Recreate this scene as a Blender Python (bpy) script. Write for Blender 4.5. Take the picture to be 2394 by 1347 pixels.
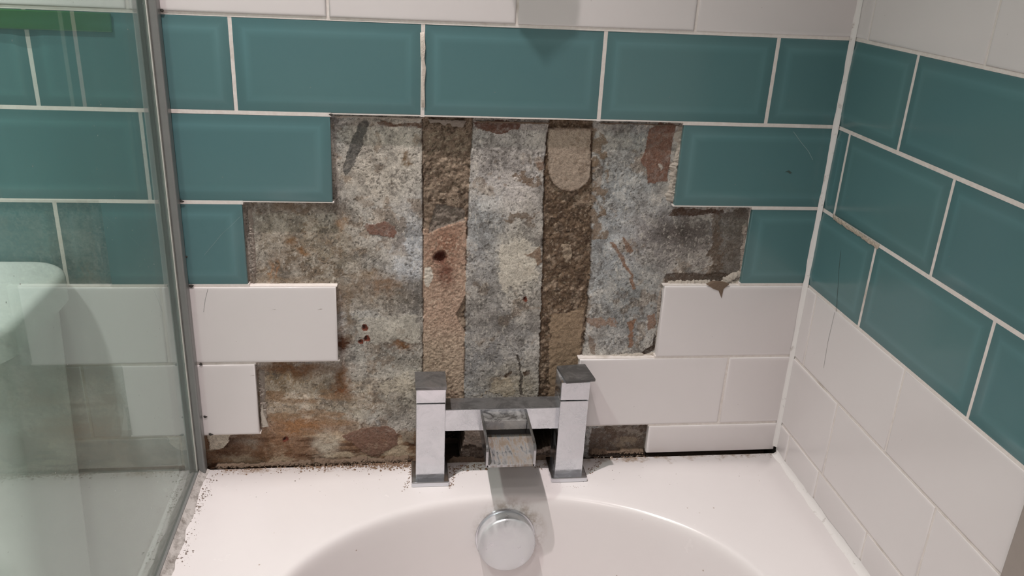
import bpy, bmesh, math, random
import numpy as np
from mathutils import Vector, Matrix

for o in list(bpy.data.objects): bpy.data.objects.remove(o, do_unlink=True)
scene = bpy.context.scene
C = scene.collection
random.seed(7); rng = np.random.default_rng(7)
# Millimetre frame: x = 0 is the right wall's tile face, y = 0 the back wall's tile face,
# z = 0 the joint above the teal band; the floor lies 1117 mm below it.
Z0 = 1117.0
def W(x, y, z): return Vector((x*.001, y*.001, (z+Z0)*.001))
DECK = -557.0

# ------------------------------------------------------------------ camera
CAM = np.array([-518.509, -954.051, 80.564]); FPX = 1976.276
ang = [math.radians(a) for a in (67.98496, -8.12922, 2.92670)]
RM = Matrix.Rotation(ang[1], 3, 'Z') @ Matrix.Rotation(ang[0], 3, 'X') @ Matrix.Rotation(ang[2], 3, 'Z')
cd = bpy.data.cameras.new('camera'); cam = bpy.data.objects.new('camera', cd); C.objects.link(cam)
cam.matrix_world = Matrix.Translation(W(*CAM)) @ RM.to_4x4()
cd.sensor_fit = 'HORIZONTAL'; cd.sensor_width = 36.0; cd.lens = FPX*36.0/2394.0
cd.clip_start = .02; cd.clip_end = 50
scene.camera = cam
# ------------------------------------------------------------------ world, lamps, exposure
wd = bpy.data.worlds.new('world'); scene.world = wd; wd.use_nodes = True
wd.node_tree.nodes['Background'].inputs[0].default_value = (.8, .8, .82, 1)
wd.node_tree.nodes['Background'].inputs[1].default_value = .05
CEIL = 1180.0
LAMPS = [(-750, -330, 76.0, .012, 74), (-1120, -800, 76.0, .05, 140), (-720, -1420, 20.0, .05, 140), (-1150, -1900, 32.0, .05, 140)]  # first read off the cast shadows; the other three added as unseen fill
for lx, ly, pw, rad, cone in LAMPS:
    ld = bpy.data.lights.new('downlight_lamp', 'SPOT'); ld.energy = pw; ld.shadow_soft_size = rad
    ld.spot_size = math.radians(cone); ld.spot_blend = 1.0; ld.color = (1.0, .905, .885)
    lo = bpy.data.objects.new('downlight_lamp', ld); C.objects.link(lo); lo.location = W(lx, ly, CEIL-14)
vs = scene.view_settings
vs.view_transform = 'Standard'; vs.look = 'None'; vs.gamma = 1.0; vs.use_curve_mapping = False
vs.exposure = 0.1

# ------------------------------------------------------------------ helpers
RMn = np.array(RM)
def ray(px, py): return RMn @ np.array([(px-1197)/FPX, -(py-673.5)/FPX, -1.0])
def on_back(px, py, y=6.5):
    d = ray(px, py); p = CAM + d*(y-CAM[1])/d[1]; return p[0], p[2]
def on_deck(px, py, z=DECK):
    d = ray(px, py); p = CAM + d*(z-CAM[2])/d[2]; return p[0], p[1]
def on_right(px, py):
    d = ray(px, py); p = CAM + d*(0-CAM[0])/d[0]; return p[1], p[2]
def to_px(x, y, z):
    v = np.stack([x-CAM[0], y-CAM[1], z-CAM[2]], -1) @ RMn
    return 1197+FPX*v[..., 0]/-v[..., 2], 673.5-FPX*v[..., 1]/-v[..., 2]

def lin(c): 
    c = np.asarray(c, float)/255.0
    return np.where(c <= .04045, c/12.92, ((c+.055)/1.055)**2.4)
ALB = 1.62
def alb(r, g, b):
    v = np.clip(lin((r, g, b))*ALB, 0, .92); return (float(v[0]), float(v[1]), float(v[2]), 1)

def value_noise(u, v, seed):
    iu = np.floor(u).astype(np.int64); iv = np.floor(v).astype(np.int64)
    fu = u-iu; fv = v-iv; fu = fu*fu*(3-2*fu); fv = fv*fv*(3-2*fv)
    def h(a, b):
        n = (a*374761393 + b*668265263 + seed*1442695041) & 0xffffffff
        n = ((n ^ (n >> 13))*1274126177) & 0xffffffff
        n = (n ^ (n >> 16))
        return (n & 0xffff)/65535.0
    return (h(iu, iv)*(1-fu)+h(iu+1, iv)*fu)*(1-fv)+(h(iu, iv+1)*(1-fu)+h(iu+1, iv+1)*fu)*fv
def fbm(u, v, size, octv=4, seed=1, gain=.55):
    s = 0; a = 1; t = 0; f = 1.0/size
    for k in range(octv):
        s = s + a*value_noise(u*f+17.3*k, v*f-9.1*k, seed+k*31); t += a; a *= gain; f *= 2.03
    return s/t

def link(name, me, mat=None, parent=None, loc=(0, 0, 0)):
    o = bpy.data.objects.new(name, me); C.objects.link(o)
    if mat is not None and len(me.materials) == 0: me.materials.append(mat)
    if parent is not None: o.parent = parent
    o.location = loc
    return o
def tag(o, label, cat, group=None, kind=None):
    o['label'] = label; o['category'] = cat
    if group: o['group'] = group
    if kind: o['kind'] = kind
    return o
def struct(o, label=None):
    o['kind'] = 'structure'
    if label: o['label'] = label
    return o
def pydata(name, V, F, smooth=None):
    me = bpy.data.meshes.new(name); me.from_pydata([tuple(v) for v in V], [], [tuple(f) for f in F]); me.update()
    if smooth is not None:
        me.polygons.foreach_set('use_smooth', [True]*len(me.polygons))
        if smooth < 180: me.set_sharp_from_angle(angle=math.radians(smooth))
    return me
def finish(name, bm, smooth=None):
    bmesh.ops.recalc_face_normals(bm, faces=bm.faces)
    me = bpy.data.meshes.new(name); bm.to_mesh(me); bm.free()
    if smooth is not None:
        me.polygons.foreach_set('use_smooth', [True]*len(me.polygons)); me.set_sharp_from_angle(angle=math.radians(smooth))
    return me
def add_box(bm, a, b, bev=0, segs=2, mat=None):
    """box between two mm corners (in the bmesh's own frame, metres)"""
    lo = Vector([min(p, q)*.001 for p, q in zip(a, b)]); hi = Vector([max(p, q)*.001 for p, q in zip(a, b)])
    g = bmesh.ops.create_cube(bm, size=1.0); vs_ = g['verts']
    for v in vs_:
        v.co = Vector([lo[i]+(v.co[i]+.5)*(hi[i]-lo[i]) for i in range(3)])
        if mat is not None: v.co = mat @ v.co
    if bev:
        es = list({e for v in vs_ for e in v.link_edges})
        bmesh.ops.bevel(bm, geom=es, offset=bev*.001, segments=segs, profile=.5, affect='EDGES')
def box_obj(name, a, b, mat, parent=None, org=(0, 0, -Z0), bev=0, segs=2):
    bm = bmesh.new()
    add_box(bm, [a[i]-org[i] for i in range(3)], [b[i]-org[i] for i in range(3)], bev, segs)
    me = finish(name, bm)
    return link(name, me, mat, parent, (0, 0, 0) if parent else W(*org))
def empty(name, x, y, z):
    o = bpy.data.objects.new(name, None); o.empty_display_size = .05; C.objects.link(o); o.location = W(x, y, z); return o

# ------------------------------------------------------------------ materials
class NT:
    def __init__(s, name):
        s.m = bpy.data.materials.new(name); s.m.use_nodes = True; s.t = s.m.node_tree; s.n = s.t.nodes
        s.b = s.n['Principled BSDF']; s.out = s.n['Material Output']
        s.co = s.n.new('ShaderNodeTexCoord').outputs['Object']
    def l(s, a, b): s.t.links.new(a, b)
    def set(s, **k):
        for a, v in k.items():
            i = s.b.inputs[a.replace('_', ' ')]
            if hasattr(v, 'is_linked') or hasattr(v, 'links'): s.l(v, i)
            else: i.default_value = v
        return s
    def noise(s, scale, detail=4, rough=.6, dist=0, vec=None):
        n = s.n.new('ShaderNodeTexNoise'); n.inputs['Scale'].default_value = scale; n.inputs['Detail'].default_value = detail
        n.inputs['Roughness'].default_value = rough; n.inputs['Distortion'].default_value = dist
        s.l(vec if vec is not None else s.co, n.inputs['Vector']); return n.outputs['Fac']
    def voro(s, scale, feat='F1', vec=None):
        n = s.n.new('ShaderNodeTexVoronoi'); n.feature = feat; n.inputs['Scale'].default_value = scale
        s.l(vec if vec is not None else s.co, n.inputs['Vector']); return n.outputs['Distance']
    def ramp(s, fac, stops, interp='LINEAR'):
        r = s.n.new('ShaderNodeValToRGB'); e = r.color_ramp.elements; r.color_ramp.interpolation = interp
        while len(e) < len(stops): e.new(.5)
        for i, (p, c) in enumerate(stops):
            e[i].position = p; e[i].color = c if isinstance(c, tuple) else (c, c, c, 1)
        s.l(fac, r.inputs[0]); return r.outputs[0]
    def mix(s, fac, a, b, mode='MIX'):
        n = s.n.new('ShaderNodeMix'); n.data_type = 'RGBA'; n.blend_type = mode
        for i, v in ((0, fac), (6, a), (7, b)):
            if hasattr(v, 'links'): s.l(v, n.inputs[i])
            else: n.inputs[i].default_value = v
        return n.outputs[2]
    def math(s, op, a, b=None, clamp=False):
        n = s.n.new('ShaderNodeMath'); n.operation = op; n.use_clamp = clamp
        for i, v in ((0, a), (1, b)):
            if v is None: continue
            if hasattr(v, 'links'): s.l(v, n.inputs[i])
            else: n.inputs[i].default_value = v
        return n.outputs[0]
    def bump(s, h, strength=.3, dist=.001):
        n = s.n.new('ShaderNodeBump'); n.inputs['Strength'].default_value = strength; n.inputs['Distance'].default_value = dist
        s.l(h, n.inputs['Height']); s.l(n.outputs[0], s.b.inputs['Normal']); return s
    def mapped(s, scale):
        n = s.n.new('ShaderNodeMapping'); n.inputs['Scale'].default_value = scale; s.l(s.co, n.inputs[0]); return n.outputs[0]

def simple(name, col, rough=.5, metal=0, bumps=None):
    t = NT(name); n = t.noise(60, 3)
    c2 = tuple(c*.86 for c in col[:3])+(1,)
    t.set(Base_Color=t.mix(n, col, c2), Roughness=rough, Metallic=metal)
    if bumps: t.bump(t.noise(bumps[0], 5), bumps[1], bumps[2])
    return t.m

M = {}
def m_tile(name, col, col2, rough, spec):
    t = NT(name)
    info = t.n.new('ShaderNodeObjectInfo').outputs['Random']
    n = t.noise(9, 3, .5); v = t.math('ADD', t.math('MULTIPLY', n, .7), t.math('MULTIPLY', info, .3))
    c = t.mix(t.ramp(v, [(.3, 0.), (.75, 1.)]), col, col2)
    sp = t.ramp(t.voro(75), [(0.0, 1.), (.035, 1.), (.05, 0.)])
    gate = t.ramp(t.noise(23, 2), [(.6, 0.), (.66, 1.)])
    c = t.mix(t.math('MULTIPLY', t.math('MULTIPLY', sp, gate), .55), c, (.32, .27, .24, 1))
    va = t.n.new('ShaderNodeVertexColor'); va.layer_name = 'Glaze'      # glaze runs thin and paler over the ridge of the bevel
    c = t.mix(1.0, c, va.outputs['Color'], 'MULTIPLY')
    t.set(Base_Color=c, Roughness=t.ramp(t.noise(30, 4), [(.3, rough), (.8, rough+.09)]), Specular_IOR_Level=spec)
    t.bump(t.noise(14, 2, .4), .12, .0015)
    return t.m
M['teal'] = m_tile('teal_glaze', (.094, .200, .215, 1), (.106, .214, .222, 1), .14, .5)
M['white'] = m_tile('white_glaze', (.745, .70, .70, 1), (.775, .735, .735, 1), .17, .45)

t = NT('grout')
g1 = t.noise(160, 6, .7); g2 = t.noise(18, 4, .6)
c = t.mix(t.ramp(g1, [(.3, 0.), (.7, 1.)]), (.72, .65, .61, 1), (.83, .78, .75, 1))
c = t.mix(t.ramp(g2, [(.58, 0.), (.74, .7)]), c, (.42, .36, .29, 1))
t.set(Base_Color=c, Roughness=.85).bump(g1, .5, .0008); M['grout'] = t.m
M['filler'] = simple('filler', (.72, .64, .57, 1), .9, 0, (400, .8, .001))
M['filler_tan'] = simple('filler_tan', (.60, .52, .43, 1), .9, 0, (400, .8, .001))

t = NT('silicone')
s1 = t.noise(70, 5, .65); s2 = t.noise(400, 3)
c = t.mix(t.ramp(s1, [(.60, 0.), (.72, .7)]), (.80, .77, .76, 1), (.33, .28, .24, 1))
t.set(Base_Color=c, Roughness=.45).bump(s1, .3, .001); M['silicone'] = t.m
t = NT('dirty_silicone')
s1 = t.noise(55, 6, .7)
c = t.mix(t.ramp(s1, [(.48, 0.), (.66, .85)]), (.58, .55, .53, 1), (.16, .135, .115, 1))
t.set(Base_Color=c, Roughness=.5).bump(s1, .5, .0015); M['dirty_silicone'] = t.m

# exposed masonry: the colour of the plaster, mortar and stains is stored per vertex, grain and relief come from noise
t = NT('masonry')
a = t.n.new('ShaderNodeVertexColor'); a.layer_name = 'Col'
f1 = t.noise(700, 4, .75); f2 = t.noise(240, 5, .7)
c = t.mix(1.0, a.outputs['Color'], t.ramp(f1, [(.30, .50), (.46, .96), (.72, 1.26)]), 'MULTIPLY')
c = t.mix(1.0, c, t.ramp(f2, [(.28, .78), (.5, 1.0), (.75, 1.14)]), 'MULTIPLY')
f3 = t.noise(1300, 3, .6); f4 = t.noise(900, 2, .6)
c = t.mix(1.0, c, t.ramp(f3, [(.34, .40), (.42, 1.0)]), 'MULTIPLY')          # dark pits
c = t.mix(t.ramp(f4, [(.66, 0.), (.72, .55)]), c, (.50, .48, .45, 1))        # pale sand grains
t.set(Base_Color=c, Roughness=.92, Specular_IOR_Level=.2)
t.bump(t.math('ADD', f1, t.math('MULTIPLY', f2, .5)), .6, .0008); M['masonry'] = t.m

t = NT('bath_acrylic')
sep = t.n.new('ShaderNodeSeparateXYZ'); t.l(t.co, sep.inputs[0])
nA = t.noise(55, 6, .7); nB = t.noise(16, 4, .6); nC = t.noise(220, 3)
# brown wash and dried dirt along the back edge of the deck
edge = t.n.new('ShaderNodeMapRange'); t.l(sep.outputs['Y'], edge.inputs[0])
edge.inputs[1].default_value = -.045; edge.inputs[2].default_value = -.003; edge.inputs[3].default_value = -.30; edge.inputs[4].default_value = .16
dirt = t.ramp(t.math('ADD', nA, edge.outputs[0]), [(.56, 0.), (.74, .85)])
flat = t.n.new('ShaderNodeMapRange'); t.l(sep.outputs['Z'], flat.inputs[0])
flat.inputs[1].default_value = -.012; flat.inputs[2].default_value = -.004; flat.inputs[3].default_value = 0; flat.inputs[4].default_value = 1
dirt = t.math('MULTIPLY', dirt, flat.outputs[0])
base = t.mix(nB, (.80, .752, .752, 1), (.83, .787, .787, 1))
c = t.mix(dirt, base, (.36, .25, .17, 1))
off = t.n.new('ShaderNodeVectorMath'); off.operation = 'SUBTRACT'; t.l(t.co, off.inputs[0]); off.inputs[1].default_value = (-.383, -.09, -.048)
ln = t.n.new('ShaderNodeVectorMath'); ln.operation = 'LENGTH'; t.l(off.outputs[0], ln.inputs[0])
ringm = t.ramp(ln.outputs['Value'], [(.036, .6), (.042, .3), (.05, 0.)])
c = t.mix(t.math('MULTIPLY', ringm, t.ramp(t.noise(90, 5, .7), [(.42, 0.), (.62, 1.)])), c, (.30, .21, .14, 1))
sp = t.math('MULTIPLY', t.ramp(t.voro(62), [(0., 1.), (.05, 1.), (.075, 0.)]), t.ramp(t.noise(20, 2), [(.58, 0.), (.63, .75)]))
c = t.mix(sp, c, (.38, .28, .22, 1))
t.set(Base_Color=c, Roughness=t.ramp(nB, [(.3, .16), (.8, .3)]), Specular_IOR_Level=.5); M['bath'] = t.m

def m_chrome(name, film, lo, hi, filmcol=(.60, .61, .64, 1), rough=.1, base=(.66, .675, .71, 1)):
    t = NT(name)
    n1 = t.noise(38, 6, .68, .6); n2 = t.noise(500, 3, .7); n3 = t.noise(9, 2)
    f = t.ramp(t.math('ADD', t.math('MULTIPLY', n1, .8), t.math('MULTIPLY', n3, .2)), [(lo, 0.), (hi, film)])
    sp = t.ramp(t.voro(330), [(.0, .6), (.07, .6), (.12, 0.)])
    sp = t.math('MULTIPLY', sp, t.ramp(t.noise(60, 3), [(.62, 0.), (.70, 1.)]))
    f = t.math('MAXIMUM', f, sp)
    t.set(Base_Color=t.mix(f, base, filmcol), Metallic=t.math('SUBTRACT', 1., f), Roughness=t.ramp(f, [(0., rough), (1., .55)]))
    t.bump(n1, .03, .0006)
    return t.m
M['dark_top'] = m_chrome('dark_top_chrome', .85, .28, .56, (.028, .027, .026, 1), .2, (.36, .35, .35, 1))  # film and metal darkened; dark reflections of the upward faces put into colour
M['chrome'] = m_chrome('limescaled_chrome', .55, .42, .72)
M['chrome_clean'] = m_chrome('dull_chrome', .3, .55, .85, (.6, .6, .6, 1), .14)
M['knob'] = m_chrome('scaled_overflow_chrome', .75, .30, .62, (.74, .74, .75, 1), .16)
t = NT('spout_residue')
mp = t.mapped((6, 1, 1)); n1 = t.noise(60, 5, .65, 0, mp); n2 = t.noise(30, 5, .7)
sx = t.n.new('ShaderNodeSeparateXYZ'); t.l(t.co, sx.inputs[0])
f = t.ramp(t.math('ADD', t.math('MULTIPLY', n1, .55), t.math('MULTIPLY', n2, .45)), [(.38, 0.), (.56, 1.)])
c = t.mix(n2, (.33, .27, .22, 1), (.15, .11, .08, 1))
t.set(Base_Color=t.mix(f, (.55, .57, .60, 1), c), Metallic=t.math('SUBTRACT', 1., f), Roughness=t.ramp(f, [(0., .25), (1., .8)])).bump(n2, .4, .001)
M['residue'] = t.m

# clear glass: a slab whose two faces each mirror by Fresnel and let the rest through, with a thin greenish tint and soap film
t = NT('screen_glass'); t.n.remove(t.b)
geo = t.n.new('ShaderNodeNewGeometry')
ior = t.n.new('ShaderNodeMapRange'); t.l(geo.outputs['Backfacing'], ior.inputs[0]); ior.inputs[3].default_value = 1.5; ior.inputs[4].default_value = 1/1.5
fr = t.n.new('ShaderNodeFresnel'); t.l(ior.outputs[0], fr.inputs['IOR'])
tr = t.n.new('ShaderNodeBsdfTransparent'); tr.inputs[0].default_value = (.80, .90, .865, 1)
gl = t.n.new('ShaderNodeBsdfGlossy'); gl.inputs['Roughness'].default_value = .015; gl.inputs['Color'].default_value = (.93, .96, .95, 1)
df = t.n.new('ShaderNodeBsdfDiffuse'); df.inputs['Color'].default_value = (.62, .63, .60, 1)
sz = t.n.new('ShaderNodeSeparateXYZ'); t.l(t.co, sz.inputs[0])
scum = t.n.new('ShaderNodeMapRange'); t.l(sz.outputs['Z'], scum.inputs[0])      # soap scum, heavier towards the bath
scum.inputs[1].default_value = 0.0; scum.inputs[2].default_value = .42; scum.inputs[3].default_value = .22; scum.inputs[4].default_value = .0
film = t.math('ADD', t.ramp(t.noise(3.5, 4, .6), [(.3, .02), (.8, .06)]), t.math('MULTIPLY', scum.outputs[0], t.ramp(t.noise(6, 4, .6), [(.25, .6), (.8, 1.)])))
sp = t.math('MULTIPLY', t.ramp(t.voro(85), [(.0, 1.), (.05, 1.), (.075, 0.)]), t.ramp(t.noise(14, 2), [(.55, 0.), (.6, .9)]))
film = t.math('MAXIMUM', film, sp)
m1 = t.n.new('ShaderNodeMixShader'); t.l(fr.outputs[0], m1.inputs[0]); t.l(tr.outputs[0], m1.inputs[1]); t.l(gl.outputs[0], m1.inputs[2])
m2 = t.n.new('ShaderNodeMixShader'); t.l(film, m2.inputs[0]); t.l(m1.outputs[0], m2.inputs[1]); t.l(df.outputs[0], m2.inputs[2])
t.l(m2.outputs[0], t.out.inputs[0]); M['glass'] = t.m
M['aluminium'] = m_chrome('dull_aluminium', .35, .4, .8, (.42, .42, .41, 1), .28)
M['seal'] = simple('grey_seal', (.22, .225, .22, 1), .3, 0, (60, .4, .001))
M['gasket'] = simple('pale_gasket', (.62, .62, .58, 1), .4, 0, (60, .4, .001))
M['ceramic'] = simple('ceramic', (.80, .79, .77, 1), .12)
t = NT('green_glass'); t.set(Base_Color=t.mix(t.noise(5, 2), (.03, .11, .02, 1), (.04, .13, .03, 1)), Roughness=.12); M['green'] = t.m
M['paint'] = simple('wall_paint', (.70, .68, .66, 1), .7, 0, (90, .1, .001))
M['ceilpaint'] = simple('ceiling_paint', (.78, .77, .75, 1), .8)
M['floor'] = simple('floor_vinyl', (.42, .40, .38, 1), .4)
M['taupe'] = simple('taupe_trim', (.36, .31, .28, 1), .6, 0, (120, .3, .001))
t = NT('downlight_glass'); t.set(Base_Color=(.9, .9, .9, 1), Emission_Color=(1, .905, .885, 1), Emission_Strength=6.0, Roughness=.4); M['lampglass'] = t.m
M['lampring'] = simple('lamp_ring', (.75, .75, .75, 1), .3, .8)
M['scratch_pale'] = simple('pale_scratch', (.34, .46, .45, 1), .5)
M['scratch_dark'] = simple('dark_hairline', (.06, .09, .08, 1), .6)
M['board'] = simple('bare_backing', (.20, .15, .12, 1), .95, 0, (150, .8, .003))

# ------------------------------------------------------------------ room shell
XL, YF = -1900.0, -2500.0
FLOOR = -Z0
fl = struct(box_obj('floor', (XL-100, YF-100, FLOOR-60), (120, 170, FLOOR), M['floor']))
ce = struct(box_obj('ceiling', (XL-100, YF-100, CEIL), (120, 170, CEIL+60), M['ceilpaint']))
wl = struct(box_obj('wall_left', (XL-100, YF, FLOOR), (XL, 70, CEIL), M['paint']))
wf = struct(box_obj('wall_front', (XL-100, YF-100, FLOOR), (120, YF, CEIL), M['paint']))
wall_back = struct(box_obj('wall_back', (XL, 70, FLOOR), (120, 170, CEIL), M['board']))
wall_right = struct(box_obj('wall_right', (20, YF, FLOOR), (120, 70, CEIL), M['paint']))

# ------------------------------------------------------------------ tiles
J = 1.75                                        # half of a joint
TEAL_P = [(0, -7), (0, -1.8), (.35, -1.4), (1.0, -1.25), (2.5, -1.18), (6, -.95), (9.5, -.5), (12.5, -.12), (15, .0), (20, 0)]
WHITE_P = [(0, -7), (0, -.9), (.3, -.45), (.9, -.15), (2.4, -.03), (5, 0)]
cache = {}
def tile_mesh(w, h, kind, wall, bev):
    key = (round(w, 1), round(h, 1), kind, wall, bev)
    if key in cache: return cache[key]
    prof = TEAL_P if kind == 'teal' else WHITE_P
    V = []; F = []
    for ins, n in prof:
        i = [ins if b else min(ins, .25+ins*.03) for b in bev]          # left, right, bottom, top
        lim = min(w, h)*.46
        i = [min(q, lim) for q in i]
        for u, v in ((-w/2+i[0], -h/2+i[2]), (w/2-i[1], -h/2+i[2]), (w/2-i[1], h/2-i[3]), (-w/2+i[0], h/2-i[3])):
            V.append((u*.001, -n*.001, v*.001) if wall == 'b' else (-n*.001, -u*.001, v*.001))
    for k in range(len(prof)-1):
        for q in range(4):
            a_, b_ = 4*k+q, 4*k+(q+1) % 4
            F.append((a_, b_, b_+4, a_+4))
    k = 4*(len(prof)-1); F.append((k, k+1, k+2, k+3)); F.append((3, 2, 1, 0))
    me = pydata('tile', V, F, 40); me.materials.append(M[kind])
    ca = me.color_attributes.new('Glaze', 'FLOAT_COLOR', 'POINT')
    gv = []
    for ins, n_ in prof:
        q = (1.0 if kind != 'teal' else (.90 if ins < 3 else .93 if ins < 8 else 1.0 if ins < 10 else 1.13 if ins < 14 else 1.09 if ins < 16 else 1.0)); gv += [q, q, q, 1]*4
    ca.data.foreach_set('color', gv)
    cache[key] = me; return me

def row_kind(r): return 'teal' if r in (1, 2, 3) else 'white'
def row_z(r):                                   # top and bottom joint centre lines
    if r == 6: return -510.0, -555.5
    return -102.0*(r-1), -102.0*r
B_PHASE = {0: 189.8, 1: 89.3, 2: 189.8, 3: 89.4, 4: 189.5, 5: 88.5, 6: 187.0, -1: 89.3, -2: 189.8}
MISSING = {2: (-594, -190), 3: (-696, -89), 4: (-594, -189), 5: (-694, -289), 6: (-768, -186)}
back_cells = []                                 # (row, x0, x1, z0, z1)
for r in range(-2, 7):
    zt, zb = row_z(r); xs = [-1.0]; x = -B_PHASE[r]
    while x > -1700: xs.append(x); x -= 202.0
    xs.append(-1800.0)
    for a, b in zip(xs[:-1], xs[1:]):
        x0, x1 = b, a
        if r in MISSING:
            m0, m1 = MISSING[r]; mid = .5*(max(x0, -1e9)+x1)
            if m0 < mid < m1:
                if r == 6 and x0 < -768: pass
                else: continue
            if r == 5 and abs(x0+694) < 6: pass
            if r == 6 and x1 > -768 and x0 < -768: x1 = -770.0
        back_cells.append((r, x0, x1, zb, zt))
def bar(V, F, x0, x1, z0, z1, n0, n1, wall):
    k = len(V)
    for n in (n0, n1):
        for u, v in ((x0, z0), (x1, z0), (x1, z1), (x0, z1)):
            p = W(u, n, v) if wall == 'b' else W(n, u, v)
            V.append(tuple(p))
    F += [(k, k+1, k+2, k+3), (k+7, k+6, k+5, k+4), (k, k+4, k+5, k+1), (k+1, k+5, k+6, k+2), (k+2, k+6, k+7, k+3), (k+3, k+7, k+4, k)]

def build_tiles(cells, wall, root, depth):
    V = []; F = []; made = {}
    rows = {}
    for c in cells: rows.setdefault(c[0], []).append(c)
    for (r, x0, x1, z0, z1) in cells:
        bot = z0 + (2.2 if r == 6 else J); top = z1-J
        full = (x1-x0) > 196
        l = x0+J*.85; rt = x1-J*.85
        if wall == 'b': bev = (True, not (x1 > -2), r != 6, True)
        else: bev = (not (x1 > -2), True, r != 6, True)
        if wall == 'r': bev = (not (x1 > -2), True, r != 6, True)
        w, h = rt-l, top-bot
        me = tile_mesh(w, h, row_kind(r), wall, bev)
        u, v = .5*(l+rt), .5*(top+bot)
        dn = random.uniform(-.25, .25)
        loc = (W(u, dn, v) if wall == 'b' else W(dn, u, v)) - root.location
        o = link('tile', me, None, root, loc)
        o.rotation_euler = (random.uniform(-.0012, .0012), random.uniform(-.0010, .0010), random.uniform(-.0012, .0012))
        made[(r, round(x0), round(x1))] = o
        bar(V, F, l+.6, rt-.6, bot+.6, top-.6, 6.5, depth if wall == 'r' else 70, wall)        # adhesive bed behind the tile
    for r, cs in rows.items():
        cs = sorted(cs, key=lambda c: c[1]); zt, zb = row_z(r)
        for a, b in zip(cs[:-1], cs[1:]):
            if abs(a[2]-b[1]) < 1: bar(V, F, a[2]-J-.4, a[2]+J+.4, zb+(2.4 if r == 6 else 0), zt, 1.15, depth, wall)
    allr = sorted(rows)
    for r in allr:                                                       # horizontal joints under row r
        if r+1 not in rows: continue
        zb = row_z(r)[1] if r != 5 else -510.0
        pts = sorted({p for c in rows[r]+rows[r+1] for p in (c[1], c[2])})
        for p, q in zip(pts[:-1], pts[1:]):
            m = .5*(p+q); up = any(c[1] < m < c[2] for c in rows[r]); dn = any(c[1] < m < c[2] for c in rows[r+1])
            if up and dn: bar(V, F, p, q, zb-J-.4, zb+J+.4, 1.0, depth, wall)
            elif up: bar(V, F, p, q, zb+.6, zb+J+.4, 1.4, depth, wall)
            elif dn: bar(V, F, p, q, zb-J-.4, zb-.9, 2.6, depth, wall)
    lx = [tuple(Vector(v)-root.location) for v in V]
    link('grout', pydata('grout', lx, F), M['grout'], root)
    return made
back_tiles = build_tiles(back_cells, 'b', wall_back, 70)

R_PHASE = {-2: [31, 233], -1: [131.5, 333], 0: [31, 236], 1: [131.9, 333.5], 2: [31.1, 233], 3: [131.4, 333.4], 4: [29.3, 231.3], 5: [125.2, 327.2], 6: [32, 117, 235]}
END = -431.0
right_cells = []
for r in range(-2, 7):
    zt, zb = row_z(r); ys = [-1.0]+[-p for p in R_PHASE[r]]+[END]
    for a, b in zip(ys[:-1], ys[1:]): right_cells.append((r, b, a, zb, zt))
# on the right wall the run is along -y, so the tile nearest the corner has its cut edge on its left
right_tiles = build_tiles(right_cells, 'r', wall_right, 20)
for nm, a, b in (('upper_plaster', (XL, 3, 310), (0, 70, CEIL)), ('lower_plaster', (XL, 3, FLOOR), (-800, 70, -560)), ('backing', (-800, 30, FLOOR), (0, 70, -575))):
    box_obj(nm, a, b, M['paint'] if nm != 'backing' else M['board'], wall_back, (0, 0, -Z0))
box_obj('upper_plaster', (3, END, 310), (20, 0, CEIL), M['paint'], wall_right, (0, 0, -Z0))
tr3 = struct(box_obj('trim_3', (-9, -478, DECK+2), (20, END-1.5, CEIL-2), M['taupe'], bev=1.5))
tr3['label'] = 'taupe upright trim strip where the right wall tiles end'

# ------------------------------------------------------------------ exposed masonry in the gap left by the missing tiles
RECESS = 11.0
gx0, gx1, gz0, gz1, st = -769.0, -84.0, -566.0, -100.0, .95
nx = int((gx1-gx0)/st)+1; nz = int((gz1-gz0)/st)+1
gx, gz = np.meshgrid(np.linspace(gx0, gx1, nx), np.linspace(gz0, gz1, nz))
PX, PY = to_px(gx, np.full_like(gx, RECESS), gz)                        # the wall coordinates the stains were surveyed in
n_a = fbm(gx, gz, 28, 5, 3); n_b = fbm(gx, gz, 9, 4, 11); n_c = fbm(gx, gz, 3.2, 3, 23); n_d = fbm(gx, gz, 60, 4, 41)
WX = PX+(fbm(gx, gz, 14, 4, 51)-.5)*38+(fbm(gx, gz, 3, 2, 53)-.5)*14
WY = PY+(fbm(gx, gz, 14, 4, 61)-.5)*38+(fbm(gx, gz, 3, 2, 63)-.5)*14
SX = PX+(fbm(gx, gz, 8, 3, 71)-.5)*10; SY = PY+(fbm(gx, gz, 8, 3, 73)-.5)*10   # lightly broken outlines
def inpoly(poly, X, Y):
    r = np.zeros(X.shape, bool); n = len(poly); j = n-1
    for i in range(n):
        xi, yi = poly[i]; xj, yj = poly[j]
        c = ((yi > Y) != (yj > Y)) & (X < (xj-xi)*(Y-yi)/(yj-yi+1e-9)+xi); r ^= c; j = i
    return r
def L(r, g, b):
    v = lin((r, g, b)); y = v.mean(); return np.clip((y+(v-y)*.80)*np.array([1.0, .985, .955])*1.42, 0, .9)      # the plaster is duller than the glaze
col = np.zeros(gx.shape+(3,)); hgt = np.zeros(gx.shape)
def lay(color, mask):
    global col
    m = np.clip(mask, 0, 1)[..., None]; col = col*(1-m)+np.asarray(color)*m
def smooth(a, b, x): q = np.clip((x-a)/(b-a), 0, 1); return q*q*(3-2*q)
def blob(cx, cy, rx, ry): return np.exp(-(((WX-cx)/rx)**2+((WY-cy)/ry)**2))
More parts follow.
